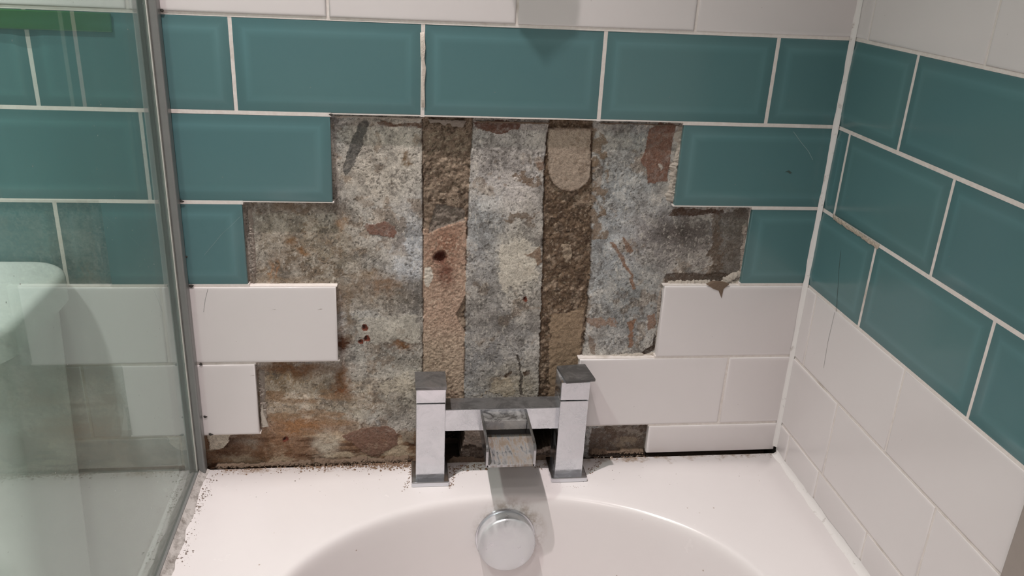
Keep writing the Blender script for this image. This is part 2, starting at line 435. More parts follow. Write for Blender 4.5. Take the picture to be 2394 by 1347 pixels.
# --- plaster ground
lay(L(158, 152, 146), np.ones_like(gx))
lay(L(186, 182, 178), smooth(.42, .62, n_a)*.8)
lay(L(134, 130, 126), smooth(.52, .70, n_d)*.55)
lay(L(172, 180, 188), smooth(.50, .66, fbm(gx, gz, 40, 4, 81))*.45)
for cx, cy, rx, ry, c, s in [
    (860, 400, 110, 80, (186, 176, 164), .8), (930, 350, 70, 90, (190, 182, 172), .7), (690, 560, 130, 70, (152, 138, 120), .8),
    (650, 500, 110, 40, (142, 132, 120), .6), (640, 600, 60, 80, (150, 138, 124), .6), (960, 600, 45, 90, (192, 196, 204), .95),
    (900, 690, 120, 40, (128, 118, 106), .8), (820, 620, 80, 50, (142, 134, 124), .6), (770, 600, 60, 70, (160, 146, 124), .5),
    (920, 780, 90, 40, (182, 178, 168), .9), (840, 720, 60, 50, (170, 170, 168), .7), (870, 830, 70, 50, (160, 158, 152), .7),
    (880, 920, 90, 40, (150, 148, 142), .7), (960, 900, 60, 50, (196, 186, 166), .6), (720, 930, 110, 55, (176, 158, 134), .9),
    (660, 890, 70, 45, (152, 128, 98), .8), (700, 970, 90, 40, (186, 170, 150), .8), (820, 960, 60, 50, (176, 168, 152), .8),
    (1180, 420, 90, 130, (184, 176, 174), .8), (1200, 330, 90, 50, (178, 172, 170), .8), (1150, 600, 60, 140, (168, 168, 172), .8),
    (1130, 520, 45, 60, (176, 180, 184), .8), (1150, 610, 28, 70, (150, 152, 156), .8), (1205, 620, 45, 100, (206, 200, 188), .95), (1170, 770, 90, 60, (150, 146, 144), .8), (1150, 860, 70, 60, (146, 146, 148), .8),
    (1200, 900, 60, 40, (176, 166, 148), .8), (1120, 700, 40, 70, (164, 158, 152), .5),
    (1450, 400, 80, 110, (152, 154, 154), .8), (1440, 560, 80, 130, (172, 178, 184), .8), (1540, 560, 80, 70, (158, 152, 152), .8),
    (1480, 700, 70, 70, (158, 162, 164), .8), (1470, 790, 80, 40, (168, 168, 168), .7), (1620, 590, 70, 40, (140, 132, 128), .7), (1600, 540, 80, 30, (104, 92, 88), .7),
    (1420, 330, 50, 50, (150, 148, 146), .7)]:
    lay(L(*c), np.clip(blob(cx, cy, rx, ry)*s*1.35, 0, .95))
# mottling, flaked paint and pits
def zn(size, octv, seed, sx=1.0, sz=1.0, gain=.6):
    q = fbm(gx*sx, gz*sz, size, octv, seed, gain); return (q-q.mean())/q.std()
def tone(k, z): 
    global col
    col = col*np.clip(1+k*np.clip(z, -1.8, 1.8), .25, 1.8)[..., None]
fl_ = zn(16, 5, 301, gain=.68); fl2 = zn(9, 4, 307, gain=.72); mot = zn(3.2, 3, 317); grain = zn(1.9, 2, 319)
lay(L(132, 108, 84), smooth(.8, 1.5, zn(26, 5, 311, gain=.65))*.55)
lay(L(150, 130, 106), smooth(.4, 1.3, zn(30, 5, 313, .4, 1.0))*.45*smooth(1000, 850, PX)*smooth(560, 700, PY))
lay(L(188, 182, 174), smooth(.55, .75, fl_)*.30); lay(L(112, 106, 101), smooth(.75, 1.0, -fl_)*.38)      # flaked edges
col = col*.80
tone(.06, fl_); tone(.09, zn(40, 3, 303)); tone(-.06, fl2); tone(-.06, mot)
lay(L(72, 65, 59), smooth(1.4, 1.8, grain)*.65)
lay(L(196, 190, 182), smooth(1.6, 2.0, -grain)*.5)
blk = smooth(.5, 1.4, zn(30, 3, 323)); lay(L(80, 74, 70), blk*smooth(.1, .7, zn(2.6, 3, 327))*.6)
sc_ = zn(2.2, 3, 329, 1.0, .3); lay(L(206, 200, 190), smooth(1.5, 2.0, sc_)*.4)
hgt += (n_a-.5)*1.3+(n_b-.5)*.7+(n_c-.5)*.35+smooth(.25, .5, fl_)*.30-smooth(1.0, 1.5, mot)*.2-smooth(1.35, 1.75, grain)*.45
# --- band at the foot of the wall and brown staining above it
foot = smooth(1000, 1028, WY)*(WX < 1000)
lay(L(128, 92, 60), foot*.85)
streak = fbm(gx*.18, gz, 5, 4, 111)
lay(L(86, 58, 40), foot*smooth(.5, .66, streak)*.9)
lay(L(176, 158, 134), foot*smooth(.56, .70, fbm(gx*.3, gz, 12, 3, 113))*.9)
lay(L(134, 104, 74), smooth(.54, .70, fbm(gx*.35, gz, 14, 4, 117))*smooth(850, 900, WY)*(1-smooth(780, 860, WX))*.75)
for cx, cy, rx, ry, c, s in [(700, 1000, 100, 18, (142, 100, 62), .8), (620, 1050, 80, 20, (120, 82, 52), .7), (540, 1030, 40, 16, (70, 46, 32), .8), (585, 1040, 30, 14, (140, 130, 118), .7), (530, 1060, 40, 16, (84, 56, 38), .9),
    (760, 1045, 26, 26, (176, 166, 150), .9), (560, 1075, 40, 10, (168, 152, 130), .6), (680, 865, 90, 14, (108, 76, 48), .8), (800, 880, 14, 34, (104, 72, 44), .8), (800, 905, 14, 10, (120, 76, 42), .9),
    (805, 800, 14, 26, (74, 44, 26), .95), (818, 730, 10, 40, (112, 96, 76), .6), (780, 690, 70, 18, (126, 104, 80), .5), (940, 805, 34, 10, (112, 78, 48), .8), (715, 590, 16, 10, (128, 92, 56), .8), (680, 570, 12, 14, (120, 90, 60), .8),
    (630, 640, 5, 26, (150, 112, 78), .8), (648, 635, 5, 30, (140, 98, 62), .8), (900, 665, 40, 14, (128, 100, 76), .7), (860, 640, 30, 14, (134, 110, 84), .6), (945, 375, 7, 14, (112, 90, 66), .8), (700, 480, 90, 10, (118, 100, 84), .6), (660, 655, 60, 10, (130, 112, 90), .6), (800, 520, 10, 20, (140, 110, 80), .7)]:
    lay(L(*c), blob(cx, cy, rx, ry)*s*1.3)
# --- patches with firm outlines
def patch(poly, c, s=1.0, h=0.0, soft=False):
    m = inpoly(poly, SX if not soft else WX, SY if not soft else WY).astype(float)
    cc = L(*c)*.86; cc = cc*.72+cc.mean()*.28*np.array([1.08, .98, .92]) if c[0] > c[2]*1.35 else cc
    lay(cc, m*s*np.clip(.92-.12*mot-.06*fl2, .35, 1)); 
    global hgt; hgt = hgt+m*h
patch([(850, 528), (858, 520), (880, 524), (905, 519), (922, 528), (928, 545), (918, 554), (880, 549), (862, 546)], (140, 92, 72), 1, .5)
patch([(800, 400), (812, 350), (838, 290), (852, 278), (862, 286), (850, 320), (838, 360), (822, 400), (808, 412)], (90, 88, 86), .95, 0)
patch([(880, 286), (900, 282), (930, 292), (985, 288), (985, 300), (950, 296), (910, 296), (890, 294)], (118, 84, 62), 1, .3)
patch([(1108, 284), (1150, 282), (1215, 284), (1212, 300), (1180, 310), (1152, 312), (1120, 300)], (112, 70, 52), 1, .3)
patch([(1518, 302), (1545, 286), (1578, 288), (1572, 340), (1560, 425), (1514, 430), (1512, 400), (1498, 375), (1510, 345)], (134, 88, 66), 1, .6)
patch([(1538, 382), (1547, 380), (1550, 392), (1542, 396)], (176, 168, 160), 1, .3)
patch([(1424, 566), (1434, 566), (1462, 612), (1480, 650), (1490, 672), (1482, 678), (1470, 640), (1448, 606)], (150, 106, 74), 1, .2)
patch([(1452, 556), (1462, 556), (1478, 584), (1474, 594), (1464, 584)], (140, 100, 72), 1, .2)
patch([(1464, 750), (1490, 744), (1480, 770), (1478, 815), (1470, 816), (1472, 772)], (148, 100, 66), 1, .1)
patch([(1512, 736), (1534, 730), (1530, 765), (1516, 772)], (142, 102, 76), .9, .1)
patch([(1372, 744), (1420, 746), (1450, 754), (1444, 764), (1398, 770), (1372, 762)], (158, 116, 84), .8, .1, True)
patch([(1374, 780), (1392, 800), (1390, 830), (1378, 828)], (128, 98, 74), .8, .1)
patch([(1500, 828), (1526, 806), (1532, 780), (1534, 790), (1532, 818), (1508, 836), (1480, 836)], (66, 46, 34), 1, -1.0)
patch([(1170, 572), (1200, 560), (1262, 578), (1254, 655), (1216, 666), (1178, 690), (1166, 640)], (206, 198, 184), .72, .3, True)
patch([(1150, 912), (1188, 880), (1210, 926), (1120, 928)], (176, 162, 140), .75, .3, True)
patch([(830, 745), (900, 738), (982, 742), (984, 800), (930, 790), (880, 800), (840, 780)], (186, 180, 168), .6, .3, True)
patch([(890, 895), (960, 868), (968, 900), (900, 925)], (192, 182, 164), .6, .3, True)
patch([(1250, 380), (1274, 376), (1276, 394), (1262, 398)], (140, 104, 78), .9, .2)
patch([(1198, 420), (1220, 412), (1268, 418), (1268, 426), (1210, 428)], (128, 98, 68), .85, .1, True)
patch([(1172, 500), (1260, 498), (1250, 510), (1200, 516), (1180, 510)], (122, 98, 74), .85, .2, True)
patch([(1226, 596), (1240, 590), (1262, 574), (1266, 612), (1258, 622), (1250, 604)], (134, 98, 64), .9, .3)
patch([(1175, 878), (1196, 866), (1198, 874), (1182, 882)], (88, 66, 46), 1, -.4)
patch([(1224, 868), (1238, 868), (1238, 876), (1224, 880)], (92, 68, 48), 1, -.4)
patch([(1208, 830), (1213, 832), (1221, 880), (1222, 925), (1216, 925), (1214, 870)], (92, 84, 78), 1, -1.2)
patch([(800, 1020), (846, 1000), (905, 996), (930, 1012), (928, 1040), (900, 1056), (880, 1074), (850, 1056)], (132, 90, 68), 1, .5)
patch([(486, 1014), (540, 1014), (534, 1036), (522, 1048), (488, 1052)], (204, 194, 178), 1, 1.5)
patch([(935, 1006), (968, 1010), (968, 1040), (940, 1030)], (150, 138, 122), .8, .2)
patch([(1575, 486), (1690, 490), (1690, 500), (1560, 505)], (92, 66, 50), 1, -.2)
patch([(1690, 492), (1756, 492), (1740, 640), (1700, 660), (1664, 640), (1662, 560)], (92, 82, 74), .85, -.3, True)
patch([(1662, 500), (1690, 500), (1686, 560), (1676, 650), (1640, 650), (1662, 600)], (110, 86, 64), .7, 0, True)
patch([(1555, 640), (1720, 640), (1720, 672), (1553, 672)], (92, 70, 54), .9, -.6)
patch([(1380, 1000), (1512, 992), (1512, 1068), (1376, 1070)], (98, 74, 56), .9, -.3)
patch([(1430, 1002), (1500, 1000), (1500, 1014), (1450, 1016)], (142, 132, 122), .8, .1, True)
patch([(1420, 1030), (1490, 1020), (1490, 1040), (1450, 1046)], (140, 124, 106), .8, .1, True)
patch([(1050, 1000), (1300, 990), (1300, 1085), (1050, 1090)], (126, 106, 88), .9, -.5)
patch([(1080, 1045), (1300, 1040), (1300, 1090), (1040, 1095)], (72, 54, 42), .9, -.8, True)
for (cx, cy, r) in [(852, 767, 7), (845, 798, 7.5), (859, 792, 6.5), (668, 1027, 7), (1229, 701, 6)]:   # rusty plug holes
    d = np.hypot(SX-cx, SY-cy); lay(L(112, 54, 36), (d < r).astype(float)); lay(L(60, 30, 22), (np.hypot(SX-cx+2, SY-cy+2) < r*.55).astype(float)); hgt -= (d < r*.8)*.8
# --- two chased channels filled with mortar
def xline(pts): 
    p = np.array(pts, float); return np.interp(PY, p[:, 1], p[:, 0])
jag = (fbm(gx, gz, 10, 4, 121)-.5)*10
s1l = xline([(987, 280), (989, 600), (988, 940)])+jag*.2; s1r = xline([(1106, 280), (1098, 400), (1090, 600), (1084, 940)])+jag*.5
s2l = xline([(1284, 280), (1272, 400), (1269, 600), (1265, 700), (1260, 900), (1255, 950)])+jag*.7; s2r = xline([(1386, 280), (1384, 430), (1383, 600), (1370, 750), (1360, 850), (1350, 950)])+jag*.9
up = PY < 1000
S1 = (PX > s1l) & (PX < s1r) & up; S2 = (PX > s2l) & (PX < s2r) & up
rough = fbm(gx, gz, 5, 4, 131); rough2 = fbm(gx, gz, 16, 3, 137)
for S, sd in ((S1, 0), (S2, 1)):
    m = S.astype(float)
    lay(L(122, 104, 88) if sd == 0 else L(104, 84, 66), m)
    lay(L(148, 130, 112), m*smooth(.3, 1.0, zn(13, 4, 331+sd, gain=.65))*.5)
    lay(L(74, 58, 46), m*smooth(.3, 1.0, zn(7, 4, 337+sd, gain=.7))*.65)
    lay(L(50, 40, 32), m*smooth(1.2, 1.7, zn(3, 3, 341+sd))*.7)
    lay(L(170, 154, 134), m*smooth(1.3, 1.8, zn(2.4, 2, 347+sd))*.5)
    hgt = np.where(S, -2.6+.75*zn(6, 4, 351+sd)+.7*(rough2-.5)*2.6, hgt)
wob = lambda k: (fbm(gx, gz, 12, 4, k)-.5)*18
# pinkish plaster fill in the lower half of the first channel
e = PX-s1r+wob(141)*.6
lump = S1 & (PY+wob(143)*1.6 > 528-.18*(PX-1040)) & ~(PX > 1092-26*np.clip(1-np.abs(PY-735)/52, 0, 1)+wob(145)*.6)
lay(L(166, 138, 119), lump*1.0); lay(L(188, 160, 136), lump*smooth(780, 900, PY)*.5); lay(L(166, 150, 130), lump*smooth(740, 820, PY)*.6); lay(L(140, 96, 74), lump*np.exp(-(((WX-1040)/40)**2+((WY-580)/60)**2))*.9)
lay(L(120, 98, 82), lump*smooth(.8, 1.4, zn(2.6, 3, 147))*.7); lay(L(188, 166, 146), lump*smooth(.9, 1.5, zn(2.4, 3, 367))*.6)
hgt = np.where(lump, -.6+zn(2.0, 3, 149)*.27+(rough2-.5)*1.0, hgt)
d = np.hypot((SX-1029)/14, (SY-602)/15); lay(L(72, 34, 22), (d < 1.3)*np.clip(1.4-d, 0, 1)*1.5); hgt -= np.clip(1.2-d, 0, 1)*7
lay(L(96, 46, 30), S1*np.exp(-(((WX-1040)/22)**2+((WY-640)/22)**2))*.8)
d2 = inpoly([(1018, 478), (1060, 484), (1088, 492), (1086, 515), (1040, 530), (1000, 548), (1010, 510)], SX, SY) & S1
lay(L(112, 102, 94), d2*.9); hgt -= d2*1.4
lay(L(190, 184, 174), (S1 & inpoly([(993, 625), (1006, 625), (1012, 650), (1002, 672), (992, 668)], SX, SY))*.9)
# tan fill with a rounded lower end at the head of the second channel
rr = np.hypot((PX-1332+wob(151)*.3)/50, np.maximum(PY-400+wob(153)*.3, 0)/46)
cap = S2 & (rr < 1) & (PY > 300)
lay(L(154, 137, 122), cap*1.0); lay(L(120, 102, 86), (S2 & (rr < 1) & (rr > .95))*.6); lay(L(124, 106, 90), cap*smooth(.5, 1.4, zn(6, 4, 361))*.6); hgt = np.where(cap, .6+(fbm(gx, gz, 2.5, 3, 155)-.5)*1.2, hgt)
patch([(1318, 568), (1334, 574), (1338, 600), (1326, 618), (1314, 600)], (158, 140, 120), .9, 1.6)
fill2 = S2 & (PY > 725+wob(157)*2) & (PX > s2l+24+wob(159)) & (PX < s2r-6)
lay(L(142, 120, 96), fill2*.9); hgt = np.where(fill2, -1.8+(rough-.5)*2.2, hgt)
lay(L(120, 98, 76), ((PX > s2r) & (PX < s2r+34+wob(161)*1.6) & (PY < 560) & (PY > 300)).astype(float)*smooth(.42, .55, n_b)*.8)
# thin dark shrinkage cracks beside the channels
for S, xl_ in ((1, s1l), (1, s1r), (1, s2l), (1, s2r)):
    m = (np.abs(PX-xl_) < 1.8) & up & (zn(20, 3, 371) > -.3); hgt -= m*1.2; lay(L(78, 64, 54), m*.55)
# two open cavities behind the tap, their inner shade also put into the colour
cav = inpoly([(1036, 1004), (1086, 1004), (1082, 1040), (1076, 1084), (1030, 1086)], SX, SY) | inpoly([(1246, 1000), (1306, 996), (1300, 1052), (1252, 1060)], SX, SY)
lay(L(52, 44, 38), cav*1.0); hgt = np.where(cav, -58.0+(rough-.5)*6, hgt)
# the plaster sinks a little where the adhesive was torn off along the surviving tiles
hgt += -.8*smooth(1010, 1060, PY)
col *= (.90+.24*(n_c-.35))[..., None]
col = np.clip(col, .01, .9)
gy = RECESS-hgt
# keep only what shows in the gap
fx = .25*(gx[:-1, :-1]+gx[1:, :-1]+gx[:-1, 1:]+gx[1:, 1:]); fz = .25*(gz[:-1, :-1]+gz[1:, :-1]+gz[:-1, 1:]+gz[1:, 1:])
keep = np.zeros(fx.shape, bool)
for r, (m0, m1) in MISSING.items():
    zt, zb = row_z(r)
    if r == 6: zb = -566
    keep |= (fx > m0-3) & (fx < m1+3) & (fz < zt+3) & (fz > zb-3)
pxf, pyf = to_px(fx, np.full_like(fx, RECESS), fz)
S1f = S1[:-1, :-1]; S2f = S2[:-1, :-1]
part = np.where(S1f, 3, np.where(S2f, 4, np.where(pyf > 1000, 5, np.where(pxf < 1040, 0, np.where(pxf < 1325, 1, 2)))))
idx = np.arange(nx*nz).reshape(nz, nx)
P3 = np.stack([gx*.001, gy*.001, (gz+Z0)*.001], -1).reshape(-1, 3) - np.array(wall_back.location)
colf = np.concatenate([col, np.ones(col.shape[:2]+(1,))], -1).reshape(-1, 4)
for pid, nm in enumerate(['plaster_panel', 'plaster_panel', 'plaster_panel', 'mortar_strip', 'mortar_strip', 'stained_base_course']):
    sel = keep & (part == pid)
    q = np.stack([idx[:-1, :-1][sel], idx[:-1, 1:][sel], idx[1:, 1:][sel], idx[1:, :-1][sel]], -1)
    used, inv = np.unique(q, return_inverse=True); q = inv.reshape(q.shape)
    me = bpy.data.meshes.new(nm); me.vertices.add(len(used)); me.vertices.foreach_set('co', P3[used].astype(np.float32).ravel())
    me.loops.add(q.size); me.loops.foreach_set('vertex_index', q.astype(np.int32).ravel())
    me.polygons.add(len(q)); me.polygons.foreach_set('loop_start', np.arange(0, q.size, 4, dtype=np.int32)); me.polygons.foreach_set('loop_total', np.full(len(q), 4, np.int32))
    me.polygons.foreach_set('use_smooth', np.ones(len(q), bool)); me.update(calc_edges=True)
    ca = me.color_attributes.new('Col', 'FLOAT_COLOR', 'POINT'); ca.data.foreach_set('color', colf[used].astype(np.float32).ravel())
    o = link(nm, me, M['masonry'], wall_back)
    if pid >= 3: o['label'] = ['brown mortar filled channel with a pinkish plaster lump', 'dark brown mortar channel with a rounded tan fill at its head', 'brown stained strip along the foot of the wall'][pid-3]

# torn adhesive and grout left along the edges of the gap
def ribbon(p0, p1, wid, thick, seed, mat, base=RECESS, parent=None, wall='b', nseg=None, rag=.45, low=.55):
    """a ragged crust between two wall points, raised from the masonry towards the tile face"""
    a = np.array(p0); b = np.array(p1); Ln = np.hypot(*(b-a)); n = nseg or max(8, int(Ln/.9)); d = (b-a)/Ln; nn = np.array([-d[1], d[0]])
    V = []; F = []; rs = np.random.default_rng(seed)
    s = np.linspace(0, Ln, n+1)
    wl_ = wid*(1-rag+2*rag*fbm(s, s*0+seed, 5, 5, seed, .8)); wl2 = wid*.15*(fbm(s, s*0+seed+5, 6, 3, seed+1)-.5)
    taper = np.clip(np.minimum(s, Ln-s)/3.0, .15, 1)*np.clip((fbm(s, s*0+seed, 14, 3, seed+3)-.2)*4, low, 1)
    K = 7
    for i in range(n+1):
        c = a+d*s[i]
        for k in range(K+1):
            q = k/K; off = wl2[i]+wl_[i]*taper[i]*q
            lump_ = fbm(np.array([s[i]]), np.array([off*1.0+seed]), 2.2, 4, seed+9, .85)[0]
            h = thick*taper[i]*(1-q**2.4)*(.05+1.5*lump_) if k < K else -.6
            p = c+nn*off
            V.append(tuple((W(p[0], base-h, p[1]) if wall == 'b' else W(base-h, p[0], p[1]))-(parent.location if parent else Vector((0, 0, 0)))))
    for i in range(n):
        for k in range(K):
            v = i*(K+1)+k; F.append((v, v+1, v+K+2, v+K+1))
    return link('adhesive_remnant', pydata('adhesive_remnant', V, F, 60), mat, parent)
def wp(x, y, d=RECESS): return on_back(x, y, d)
M['torn'] = simple('torn_grout', (.52, .46, .40, 1), .9, 0, (300, .9, .0015))
M['crust'] = simple('grey_crust', (.34, .29, .25, 1), .95, 0, (300, .9, .0015))
M['crust_dark'] = simple('dark_crust', (.20, .14, .10, 1), .95, 0, (300, .9, .0015))
for k, (p0, p1, w_, th, mt) in enumerate([
    (wp(1598, 292), wp(1576, 474), -11, 5.0, 'torn'), (wp(580, 482), wp(592, 664), 5, 4.0, 'crust'),
    (wp(1745, 520), wp(1736, 655), -5, 4.0, 'crust'), (wp(1735, 664), wp(1556, 670), -7, 4.5, 'torn'), (wp(1736, 640), wp(1690, 664), -8, 4, 'torn'),
    (wp(1540, 832), wp(1362, 842), -6, 4.6, 'torn'), (wp(606, 862), wp(612, 1000), 7, 4.5, 'crust'), (wp(612, 950), wp(614, 1000), 6, 5, 'torn'),
    (wp(588, 672), wp(730, 676), 4.5, 4.0, 'torn'), (wp(990, 276), wp(780, 270), 3.5, 3.0, 'torn'), (wp(1090, 282), wp(1000, 278), 7, 3.0, 'crust'),
    (wp(1545, 676), wp(1538, 828), -4, 3.5, 'crust'), (wp(1290, 286), wp(1110, 282), 2.5, 3.0, 'crust_dark'),
    (wp(1590, 292), wp(1400, 286), 2.2, 3.0, 'crust_dark'), (wp(500, 1100, 3), wp(730, 1092, 3), 6, 6, 'crust_dark'), (wp(730, 1092, 3), wp(960, 1084, 3), 8, 7, 'crust_dark'),
    (wp(1380, 1066, 3), wp(1510, 1064, 3), 6, 6, 'crust_dark'), (wp(1048, 1088, 3), wp(1300, 1084, 3), 8, 7, 'crust_dark')]):
    ribbon((p0[0], p0[1]), (p1[0], p1[1]), w_, th, 200+k*7, M[mt], parent=wall_back)
# a pointed flake of torn grout hanging over the white tile on the right, thick filler in two joints
def flake(poly, base, thick, mat, parent, name='grout_flake', wall='b'):
    n = len(poly); cxy = np.mean(poly, 0); V = []; F = []
    for s_, h in ((1.0, 0), (.94, thick*.8), (.7, thick)):
        for p in poly:
            q = cxy+(np.array(p)-cxy)*s_
            V.append(tuple((W(q[0], base-h, q[1]) if wall == 'b' else W(base-h, q[0], q[1]))-parent.location))
    for k in range(2):
        for i in range(n): F.append((k*n+i, k*n+(i+1) % n, (k+1)*n+(i+1) % n, (k+1)*n+i))
    F.append(tuple(range(2*n, 3*n)))
    return link(name, pydata(name, V, F, 50), mat, parent)
flake([wp(x, y, 0) for x, y in [(1650, 664), (1668, 676), (1680, 680), (1687, 698), (1692, 676), (1706, 664), (1690, 658), (1666, 656)]], .4, 1.2, M['crust_dark'], wall_back)
flake([wp(x, y, 0) for x, y in [(612, 940), (616, 966), (628, 1000), (614, 1002), (609, 970)]], 3, 2.5, M['torn'], wall_back)
flake([wp(x, y, 0) for x, y in [(982, 76), (992, 74), (995, 110), (991, 130), (996, 160), (993, 200), (994, 252), (985, 252), (984, 190), (988, 160), (983, 130)]], 1.4, 2.2, M['filler'], wall_back, 'grout_repair')
rb = ribbon(on_right(1947, 500), on_right(2056, 572), 7.0, 2.8, 777, M['filler_tan'], .9, wall_right, 'r', None, .25, .85); rb.name = 'grout_repair'

M['mould'] = simple('black_mould', (.05, .045, .04, 1), .9)
for k, (x, y, r_) in enumerate([(379, 24, 2.6), (424, 471, 2.6), (447, 668, 3.0), (470, 852, 2.4), (479, 974, 2.4), (398, 335, 2.0), (436, 600, 1.8), (492, 1016, 2.6), (774, 268, 2.0)]):
    c0 = wp(x, y, 0); pl = [(c0[0]+r_*(.6+.7*((k*7+i*13) % 10)/10)*math.cos(i*math.pi/4)*(1.2 if i % 4 == 0 else .9), c0[1]+r_*.8*(.6+.7*((k*5+i*11) % 10)/10)*math.sin(i*math.pi/4)) for i in range(8)]
    flake(pl, -.1, .7, M['mould'], wall_back, 'mould_spot')

# scratches and hairline cracks on single tiles
def scratch(tile, pts, w_, mat, wall='b'):
    V = []; F = []
    loc = Vector(tile.location)+(wall_back.location if wall == 'b' else wall_right.location)
    for i, (x, z) in enumerate(pts):
        for s_ in (-1, 1):
            p = W(x+(s_*w_/2 if wall == 'b' else s_*w_/2), -.32, z+s_*w_*.3) if wall == 'b' else W(-.32, x+s_*w_/2, z+s_*w_*.2)
            V.append(tuple(p-loc))
    for i in range(len(pts)-1): F.append((2*i, 2*i+1, 2*i+3, 2*i+2))
    return link('scratch', pydata('scratch', V, F), mat, tile)
def near(made, x, z, wall):
    return min(made.values(), key=lambda o: ((o.location.x if wall == 'b' else o.location.y)*1000-x)**2+((o.location.z)*1000-z-Z0)**2*3)
W0 = lambda x, y: on_back(x, y, 0)
a_ = near(back_tiles, -732, -255, 'b'); scratch(a_, [W0(*p) for p in [(562, 506), (540, 528), (518, 548), (500, 570), (478, 596)]], .55, M['scratch_pale'])
b_ = near(back_tiles, -100, -150, 'b'); scratch(b_, [W0(*p) for p in [(1855, 308), (1872, 332), (1890, 354), (1900, 374)]], .4, M['scratch_pale'])
scratch(b_, [W0(*p) for p in [(1836, 402), (1842, 400), (1849, 405)]], 2.2, M['scratch_dark'])
c_ = near(right_tiles, -65, -255, 'r'); scratch(c_, [on_right(*p) for p in [(1966, 588), (1962, 630), (1959, 680), (1955, 728)]], .8, M['scratch_dark'], 'r')
d_ = near(back_tiles, -690, -357, 'b'); scratch(d_, [W0(*p) for p in [(486, 676), (480, 700), (476, 730)]], .35, M['scratch_dark'])
e_ = near(right_tiles, -130, -357, 'r'); scratch(e_, [on_right(*p) for p in [(1952, 730), (1936, 800), (1926, 860)]], .35, M['scratch_dark'], 'r')
for (x, y, w_) in [(748, 723, 2.2), (640, 724, 1.2), (590, 878, 1.6), (608, 972, 1.2)]:
    tl = near(back_tiles, *W0(x, y), 'b'); p = W0(x, y); scratch(tl, [(p[0]-2.5, p[1]-.6), (p[0], p[1]+.2), (p[0]+2.5, p[1]+.3)], w_*.5, M['crust'])

# ------------------------------------------------------------------ silicone beads of the setting
def bead(name, pts, prof, mat, seed, amp):
    """profile (offsets in mm along two axes, per point frame) swept along points"""
    V = []; F = []; n = len(prof); rs = np.random.default_rng(seed)
    for i, (p, ax, bx_) in enumerate(pts):
        w_ = 1+amp*(fbm(np.array([i*1.0]), np.array([seed*3.0]), 5, 3, seed)[0]-.5)*2
        for (u, v) in prof:
            q = np.array(p)+np.array(ax)*u*w_+np.array(bx_)*v*w_
            V.append(tuple(W(*q)))
    for i in range(len(pts)-1):
        for k in range(n-1): F.append((i*n+k, i*n+k+1, (i+1)*n+k+1, (i+1)*n+k))
    return link(name, pydata(name, V, F, 60), mat)
quarter = [(0, 6.8), (.9, 3.9), (2.3, 2.2), (3.9, .95), (6.8, 0)]
struct(bead('trim_1', [((0, 0, z), (-1, 0, 0), (0, -1, 0)) for z in np.arange(310, -553, -6)], [(u*.72, v*.72) for u, v in quarter], M['silicone'], 5, .25), 'white silicone bead down the corner of the two walls')
struct(bead('trim_2', [((0, y, DECK), (-1, 0, 0), (0, 0, 1)) for y in np.arange(-6, -1700, -6)], [(u*1.0, v*1.0) for u, v in quarter], M['silicone'], 9, .35), 'white silicone bead between bath and right wall')

# ------------------------------------------------------------------ bathtub
BX, BY0, BY1 = -387.0, -75.0, -1640.0
bath = empty('bathtub', BX, -850, FLOOR)
tag(bath, 'white built-in bathtub with a rounded inner rim below the broken tiling', 'bathtub')
OUT = (-797.0, -1.0, -1.5, -1712.0)             # x0, x1, y back, y front
NA, NB = 72, 60
def contour(ins):
    """closed inner outline, inset by ins from the rim: half ellipse, straight sides, half ellipse"""
    a, b = 276.0-ins*.8, 205.0-ins*.55; P = []
    yc0, yc1 = BY0-205.0-ins*.45, BY1+205.0+ins*.9
    for i in range(NA+1):
        th = math.pi*i/NA; P.append((BX+a*math.cos(th), yc0+b*math.sin(th)))
    for i in range(1, NB): P.append((BX-a, yc0+(yc1-yc0)*i/NB))
    for i in range(NA+1):
        th = math.pi+math.pi*i/NA; P.append((BX+a*math.cos(th), yc1+b*math.sin(th)))
    for i in range(1, NB): P.append((BX+a, yc1+(yc0-yc1)*i/NB))
    return P
prof = [(-4, 0), (0, -.25), (2.2, -.9), (4.2, -2.1), (6.0, -4.0), (7.4, -6.6), (8.6, -10), (9.8, -15), (12, -28), (16, -55), (22, -100), (32, -180), (46, -270), (58, -320), (76, -352), (100, -370), (140, -380), (190, -384)]
V = []; F = []
rings = [contour(i) for i, z in prof]; n = len(rings[0])
org = W(BX, -850, FLOOR)
def project_out(p):
    """the rectangle point seen from the bath's middle line through p"""
    cy = min(max(p[1], OUT[3]+500), OUT[2]-420); dx, dy = p[0]-BX, p[1]-cy
    tx = ((OUT[1] if dx > 0 else OUT[0])-BX)/dx if abs(dx) > 1e-6 else 1e9
    ty = ((OUT[2] if dy > 0 else OUT[3])-cy)/dy if abs(dy) > 1e-6 else 1e9
    s_ = min(tx, ty); return (BX+dx*s_, cy+dy*s_)
outer = [project_out(p) for p in rings[0]]
def snap(cx, cy):
    k = min(range(n), key=lambda i: (outer[i][0]-cx)**2+(outer[i][1]-cy)**2); outer[k] = (cx, cy)
for cx in OUT[:2]:
    for cy in OUT[2:]: snap(cx, cy)
layers = [[(x, y, DECK-560+30) for x, y in outer], [(x, y, DECK-3) for x, y in outer]]
sh = [(min(max(x, OUT[0]+3), OUT[1]-3), min(max(y, OUT[3]+3), OUT[2]-3)) for x, y in outer]
layers.append([(x, y, DECK) for x, y in sh])
for f_ in (.34, .67): layers.append([(sx+(rx-sx)*f_, sy+(ry-sy)*f_, DECK) for (sx, sy), (rx, ry) in zip(sh, rings[0])])
for (ins, z), r in zip(prof, rings): layers.append([(x, y, DECK+z) for x, y in r])
for ly in layers: V += [tuple(W(*p)-org) for p in ly]
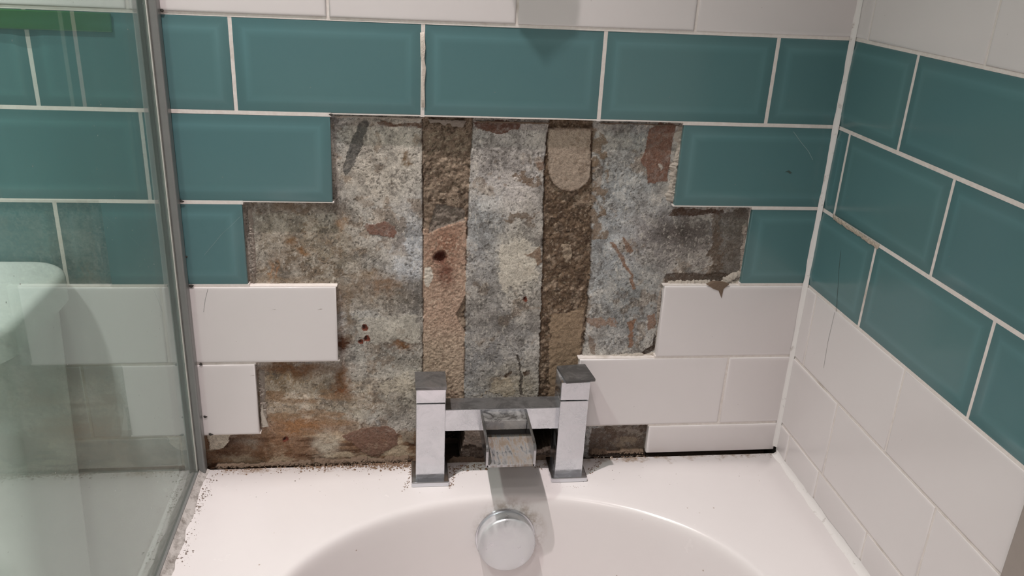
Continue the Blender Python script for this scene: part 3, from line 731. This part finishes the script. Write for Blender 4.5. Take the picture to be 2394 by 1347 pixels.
for k in range(len(layers)-1):
    for i in range(n): F.append((k*n+i, k*n+(i+1) % n, (k+1)*n+(i+1) % n, (k+1)*n+i))
F.append(tuple((len(layers)-1)*n+i for i in range(n)))
bm = bmesh.new(); me = pydata('shell', V, F); bm.from_mesh(me); bmesh.ops.recalc_face_normals(bm, faces=bm.faces)
me2 = finish('shell', bm, 50); 
shell = link('shell', me2, M['bath'], bath)
# shift the texture frame: object coordinates of the shell are measured from the deck's back edge
for v in me2.vertices: v.co += org-W(0, 0, DECK)
shell.location = W(0, 0, DECK)-org

def disc_obj(name, prof_, mat, parent, mat4, seg=64):
    V = []; F = []
    for (r, h) in prof_:
        for i in range(seg):
            t_ = 2*math.pi*i/seg; V.append(tuple(mat4 @ Vector((r*math.cos(t_)*.001, r*math.sin(t_)*.001, h*.001))))
    for k in range(len(prof_)-1):
        for i in range(seg): F.append((k*seg+i, k*seg+(i+1) % seg, (k+1)*seg+(i+1) % seg, (k+1)*seg+i))
    F.append(tuple((len(prof_)-1)*seg+i for i in range(seg)))
    bm = bmesh.new(); bm.from_mesh(pydata(name, V, F)); return link(name, finish(name, bm, 38), mat, parent)
axis = Matrix.Translation(W(-388, -90, -611)-org) @ Matrix.Rotation(math.radians(90-9), 4, 'X')
disc_obj('overflow_ring', [(38.5, -6), (38.5, 2), (37.5, 4), (33, 4.5), (32, 2)], M['chrome_clean'], bath, axis)
disc_obj('overflow_knob', [(33, 0), (35.5, 5), (36, 8), (36, 20), (35.2, 22.5), (33.5, 23.8), (24, 25.2), (12, 25.9), (2, 26)], M['knob'], bath, axis)

# ------------------------------------------------------------------ bath filler tap
tap = empty('bath_filler_tap', -393, -29, DECK)
tag(tap, 'square chrome bath filler tap with open waterfall spout and two pillars', 'tap')
TO = (-393, -29, DECK)
def tbox(name, a, b, mat, parent=tap, bev=.8, rot=None):
    bm = bmesh.new(); A = [a[i]-TO[i] for i in range(3)]; B = [b[i]-TO[i] for i in range(3)]
    mt = None
    if rot:
        c_ = Vector([(A[i]+B[i])*.0005 for i in range(3)]); mt = Matrix.Translation(c_) @ Matrix.Rotation(math.radians(rot), 4, 'Z') @ Matrix.Translation(-c_)
    add_box(bm, A, B, bev, 2, mt); return link(name, finish(name, bm), mat, parent)
for (cx, ztop, off, rot, lab) in [(-481.5, -419.0, 0, 0, None), (-303.0, -412.5, 3.5, 7.0, None)]:
    p = tbox('pillar', (cx-18, -47.5, DECK+5), (cx+18, -10, -442.5), M['chrome'])
    f = tbox('base_plate', (cx-23.5, -57, DECK), (cx+23.5, -7, DECK+7), M['chrome_clean'], tap, 1.2)
    h_ = tbox('handle', (cx-18.2, -47.8, -441.2), (cx+18.2, -9.8, ztop-3.6), M['chrome'])
    tbox('handle_cap', (cx-19+off, -48.6, ztop-3.8), (cx+19+off, -7, ztop), M['dark_top'], h_, .5, rot)
tbox('crossbar', (-464.5, -36, -489), (-320, -7.5, -458.2), M['chrome'], tap, .8)
tbox('crossbar_top', (-464.5, -35.6, -458.6), (-320, -7.9, -457.6), M['dark_top'], tap, .2)  # thin sheet carrying the bar top's dark reflection as colour
# spout: floor, two upstanding sides with a rounded nose, a covered box at the back
x0, x1 = -419.5, -360.0; yb, yf = -34.0, -117.0
spf = tbox('spout_floor', (x0+1, yf, -490), (x1-1, yb, -486.6), M['residue'], tap, .4)
def side(xa, xb):
    zt, zb, r = -461.5, -490.0, 9.0
    P = [(yb, zb), (yf, zb)]+[(yf+r-r*math.cos(a), zt-r+r*math.sin(a)) for a in np.linspace(0, math.pi/2, 8)]+[(yb, zt)]
    V = [tuple(Vector(((x-TO[0])*.001, (y-TO[1])*.001, (z-TO[2])*.001))) for x in (xa, xb) for y, z in P]; k = len(P)
    F = [tuple(range(k)), tuple(range(2*k-1, k-1, -1))]+[(i, i+k, (i+1) % k+k, (i+1) % k) for i in range(k)]
    bm = bmesh.new(); bm.from_mesh(pydata('spout_side', V, F))
    bmesh.ops.recalc_face_normals(bm, faces=bm.faces)
    es = [e for e in bm.edges if len(e.link_faces) == 2 and e.calc_face_angle(0) > 1.2]
    bmesh.ops.bevel(bm, geom=es, offset=.0005, segments=2, profile=.5, affect='EDGES')
    return link('spout_side', finish('spout_side', bm), M['spout_chrome'], tap)
M['spout_chrome'] = m_chrome('spout_side_chrome', .4, .45, .8, (.3, .29, .28, 1), .16, (.46, .465, .48, 1))
side(x0, x0+3.2); side(x1-3.2, x1)
M['scaled_top'] = m_chrome('spout_box_chrome', .8, .46, .66, (.60, .58, .56, 1), .2, (.38, .38, .39, 1))
tbox('spout_box', (x0+3.2, -58, -475), (x1-3.2, yb, -462.0), M['scaled_top'], tap, .8)
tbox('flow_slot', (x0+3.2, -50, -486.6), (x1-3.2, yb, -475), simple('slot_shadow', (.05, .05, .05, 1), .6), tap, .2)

# ------------------------------------------------------------------ glass shower screen
GX = -776.0; TOPZ = 930.0
scr = empty('shower_screen', GX, -430, DECK); SO = (GX, -430, DECK)
tag(scr, 'clear glass shower screen in a grey wall channel standing on the bath edge', 'shower screen')
def sbox(name, a, b, mat, bev=.4): 
    bm = bmesh.new(); add_box(bm, [a[i]-SO[i] for i in range(3)], [b[i]-SO[i] for i in range(3)], bev, 2); return link(name, finish(name, bm), mat, scr)
sbox('glass_pane', (GX-3, -860, DECK+7), (GX+3, -6, TOPZ), M['glass'], 0)
bm = bmesh.new()
for a, b in (((GX-10, -19, DECK+1), (GX-4.2, -.5, TOPZ)), ((GX-4.2, -4, DECK+1), (GX+4.2, -.5, TOPZ))):
    add_box(bm, [a[i]-SO[i] for i in range(3)], [b[i]-SO[i] for i in range(3)], .5, 1)
link('wall_channel', finish('wall_channel', bm), M['aluminium'], scr)
sbox('channel_cover', (GX+4.4, -15, DECK+1), (GX+13, -.5, TOPZ), M['seal'], 2)
sbox('channel_gasket', (GX+3.1, -18, DECK+7), (GX+4.4, -6, TOPZ), M['gasket'], .2)
sbox('bottom_seal', (GX-6, -860, DECK), (GX+6, -20, DECK+8), M['seal'], 1.5)
def soft_bead(name, x, sgn, mat, seed):
    V = []; F = []; ys = np.arange(-4, -858, -4.0)
    for i, y in enumerate(ys):
        w_ = 9+3.5*(fbm(np.array([i*1.]), np.array([seed*1.]), 6, 4, seed)[0]-.5)*2
        for u, v in ((0, 7), (.25, 4.5), (.6, 2), (1, .2), (1.05, -.5)): V.append(tuple(Vector(((x+sgn*w_*u-SO[0])*.001, (y-SO[1])*.001, (v)*.001))))
    for i in range(len(ys)-1):
        for k in range(4): F.append((i*5+k, i*5+k+1, (i+1)*5+k+1, (i+1)*5+k))
    link(name, pydata(name, V, F, 60), mat, scr)
soft_bead('silicone_bead', GX+6, 1, M['dirty_silicone'], 31); soft_bead('silicone_bead', GX-6, -1, M['dirty_silicone'], 37)

# ------------------------------------------------------------------ toilet behind the screen
wc = empty('toilet', -1065, -330, FLOOR); TC = (-1065, -330, FLOOR)
tag(wc, 'white toilet cistern with a rounded lid, seen through the glass screen', 'toilet')
def rounded_slab(name, x0, x1, y0, y1, z0, z1, r, ev, mat, parent, o, taper=0):
    def ring(ins, z, sh=0):
        P = []
        for (cx, cy, a0) in ((x1-r, y1-r, 0), (x0+r, y1-r, 90), (x0+r, y0+r, 180), (x1-r, y0+r, 270)):
            for k in range(9):
                a = math.radians(a0+90*k/8); rr = r-ins; P.append((cx+rr*math.cos(a), cy+rr*math.sin(a), z))
        return P
    R = [ring(taper, z0)]+[ring(ev-ev*math.sin(a), z1-ev+ev*(1-math.cos(a))) for a in ()]
    R += [ring(0, z1-ev)]+[ring(ev*(1-math.cos(a)), z1-ev+ev*math.sin(a)) for a in np.linspace(.3, math.pi/2, 4)]
    m_ = len(R[0]); V = [tuple(Vector([(p[i]-o[i])*.001 for i in range(3)])) for q in R for p in q]; F = []
    for k in range(len(R)-1):
        for i in range(m_): F.append((k*m_+i, k*m_+(i+1) % m_, (k+1)*m_+(i+1) % m_, (k+1)*m_+i))
    F += [tuple(range(m_))[::-1], tuple((len(R)-1)*m_+i for i in range(m_))]
    bm = bmesh.new(); bm.from_mesh(pydata(name, V, F)); return link(name, finish(name, bm, 40), mat, parent)
rounded_slab('cistern', -1271, -896, -196, -4, -690, -306, 38, 4, M['ceramic'], wc, TC, 14)
rounded_slab('cistern_lid', -1284, -882, -212, -2, -306, -272, 46, 9, M['ceramic'], wc, TC)
bt = disc_obj('flush_button', [(22, -1), (22, 3), (20, 4.5), (3, 5)], M['chrome_clean'], wc, Matrix.Translation(Vector((-.018, .225, (-272+Z0)*.001))), 32)
rounded_slab('pan', -1240, -890, -640, -60, FLOOR, -720, 150, 20, M['ceramic'], wc, TC, 60)
rounded_slab('seat_lid', -1248, -882, -655, -200, -720, -690, 165, 10, M['ceramic'], wc, TC)

# green strip fixed along the top of the teal band beyond the screen
gs = box_obj('wall_strip', (-1250, -4.5, -22), (-812, -.6, -2.5), M['green'], None, (-1030, 0, -22), 1.5)
tag(gs, 'dark green strip along the top of the teal tiles behind the shower screen', 'wall strip')

# unseen hand shower added above the tap, shaped to throw the pointed tile shadow
hs = empty('hand_shower', -430, -45, 300); HO = (-430, -45, 300)
tag(hs, 'unseen chrome hand shower above the tap, shaped to throw the pointed shadow', 'shower')
def hbox(name, a, b, mat, rot=None):
    bm = bmesh.new(); A = [a[i]-HO[i] for i in range(3)]; B = [b[i]-HO[i] for i in range(3)]; mt = None
    if rot: 
        c_ = Vector([(A[i]+B[i])*.0005 for i in range(3)]); mt = Matrix.Translation(c_) @ Matrix.Rotation(math.radians(rot), 4, 'Z') @ Matrix.Translation(-c_)
    add_box(bm, A, B, 1, 2, mt); return link(name, finish(name, bm), mat, hs)
hbox('bracket', (-447, -44, 330), (-417, -1, 360), M['chrome_clean'])
pv = [(-451, 200), (-428, 174), (-401, 197), (-398, 214), (-409, 470), (-457, 470)]
V = [tuple(Vector(((x-HO[0])*.001, (y-HO[1])*.001, (z-HO[2])*.001))) for y in (-58, -44) for x, z in pv]; k = len(pv)
F = [tuple(range(k)), tuple(range(2*k-1, k-1, -1))]+[(i, (i+1) % k, (i+1) % k+k, i+k) for i in range(k)]
bm = bmesh.new(); bm.from_mesh(pydata('shower_body', V, F)); link('shower_body', finish('shower_body', bm), M['chrome_clean'], hs)

# ------------------------------------------------------------------ ceiling downlights, all but the first added as fill
for k, (lx, ly, pw, rad, cone) in enumerate(LAMPS):
    e0 = empty('ceiling_downlight', lx, ly, CEIL)
    tag(e0, ['round ceiling downlight above the bath taps', 'unseen fill downlight added above the toilet', 'unseen fill downlight added above the far end of the bath', 'unseen fill downlight added above the bathroom floor'][k], 'light', 'ceiling downlights')
    disc_obj('ring', [(30, -.5), (30, -5), (42, -5), (42, -.2), (40, -.1)], M['lampring'], e0, Matrix.Identity(4), 32)
    disc_obj('lens', [(30, -.4), (29.5, -2), (20, -2.4), (2, -2.5)], M['lampglass'], e0, Matrix.Identity(4), 32)

# ------------------------------------------------------------------ loose mortar crumbs on the bath deck
def crumbs(name, spots, mat, label, seed):
    rs = np.random.default_rng(seed); V = []; F = []
    base = np.array([(1, 0, 0), (-1, 0, 0), (0, 1, 0), (0, -1, 0), (0, 0, 1), (0, 0, -.3)], float)
    fc = [(0, 2, 4), (2, 1, 4), (1, 3, 4), (3, 0, 4), (2, 0, 5), (1, 2, 5), (3, 1, 5), (0, 3, 5)]
    for x, y, s in spots:
        th = rs.random()*6.28; R_ = np.array([[math.cos(th), -math.sin(th), 0], [math.sin(th), math.cos(th), 0], [0, 0, 1]])
        b = base*(.6+.8*rs.random((6, 1)))*np.array([1.2, .85, .8])*s*.78; b = b @ R_.T; k = len(V)
        for q in b: V.append(tuple(W(x+q[0], y+q[1], DECK+.3*s*.3+q[2])-W(-400, -30, DECK)))
        F += [(k+i, k+j, k+l) for i, j, l in fc]
    o = link(name, pydata(name, V, F), mat); o.location = W(-400, -30, DECK)
    return tag(o, label, 'debris', kind='stuff')
rs = np.random.default_rng(5); sp_b = []; sp_d = []
def dpt(x, y): return on_deck(x, y)
def along(p, q, nn, spread, smin, smax, out):
    (xa, ya), (xb, yb_) = dpt(*p), dpt(*q)
    for _ in range(nn):
        t_ = rs.random(); e_ = abs(rs.normal())*spread
        x = xa+(xb-xa)*t_+rs.normal()*1.5; y = ya+(yb_-ya)*t_-e_
        if y > -1: y = -1-rs.random()*3
        out.append((x, y, smin+(smax-smin)*rs.random()**2.5))
along((500, 1098), (960, 1080), 420, 7, .4, 1.8, sp_b); along((700, 1090), (960, 1082), 300, 6, .5, 2.6, sp_b); along((860, 1084), (962, 1080), 200, 9, .5, 2.8, sp_b)
along((1048, 1090), (1140, 1085), 160, 8, .5, 2.2, sp_b); along((1050, 1140), (1066, 1095), 70, 4, .4, 1.8, sp_b); along((945, 1145), (962, 1100), 60, 3, .4, 1.6, sp_b)
along((1376, 1100), (1400, 1075), 60, 5, .4, 1.8, sp_b); along((1390, 1070), (1512, 1064), 120, 4, .4, 1.4, sp_b); along((1250, 1090), (1300, 1075), 80, 6, .4, 1.8, sp_b); along((1295, 1140), (1375, 1134), 20, 2, .3, .9, sp_b)
along((1512, 1066), (1815, 1062), 60, 3, .3, .9, sp_d)
for p, q, nn in (((500, 1110), (455, 1190), 90), ((478, 1140), (430, 1300), 110), ((440, 1270), (425, 1320), 50)):
    (xa, ya), (xb, yb_) = dpt(*p), dpt(*q)
    for _ in range(nn):
        t_ = rs.random(); sp_d.append((max(xa+(xb-xa)*t_+rs.normal()*5, GX+9), ya+(yb_-ya)*t_+rs.normal()*4, .35+1.4*rs.random()**3))
for _ in range(90): 
    x = rs.uniform(-740, -30); y = rs.uniform(-70, -5); sp_d.append((x, y, .3+.5*rs.random()**2))
for x, y, s in [(830, 1236, 2.4), (820, 1240, 1.6), (700, 1120, 1), (690, 1125, 1.4)]: 
    if y < 1150: sp_d.append((*dpt(x, y), s))
M['crumb_brown'] = simple('crumb_brown', (.24, .155, .105, 1), .95)
M['crumb_grey'] = simple('crumb_grey', (.26, .21, .18, 1), .95)
M['crumb_pale'] = simple('crumb_pale', (.60, .52, .45, 1), .95)
crumbs('mortar_crumbs', sp_b, M['crumb_brown'], 'brown mortar crumbs strewn along the back edge of the bath', 3)
crumbs('dirt_crumbs', sp_d, M['crumb_grey'], 'dark specks of dirt along the glass screen and bath deck', 4)
sp_p = []
along((640, 1092), (960, 1082), 90, 6, .4, 1.6, sp_p); along((1390, 1068), (1500, 1066), 30, 4, .5, 1.8, sp_p)
crumbs('plaster_crumbs', sp_p, M['crumb_pale'], 'pale plaster crumbs along the back edge of the bath', 6)
bpy.context.view_layer.update()
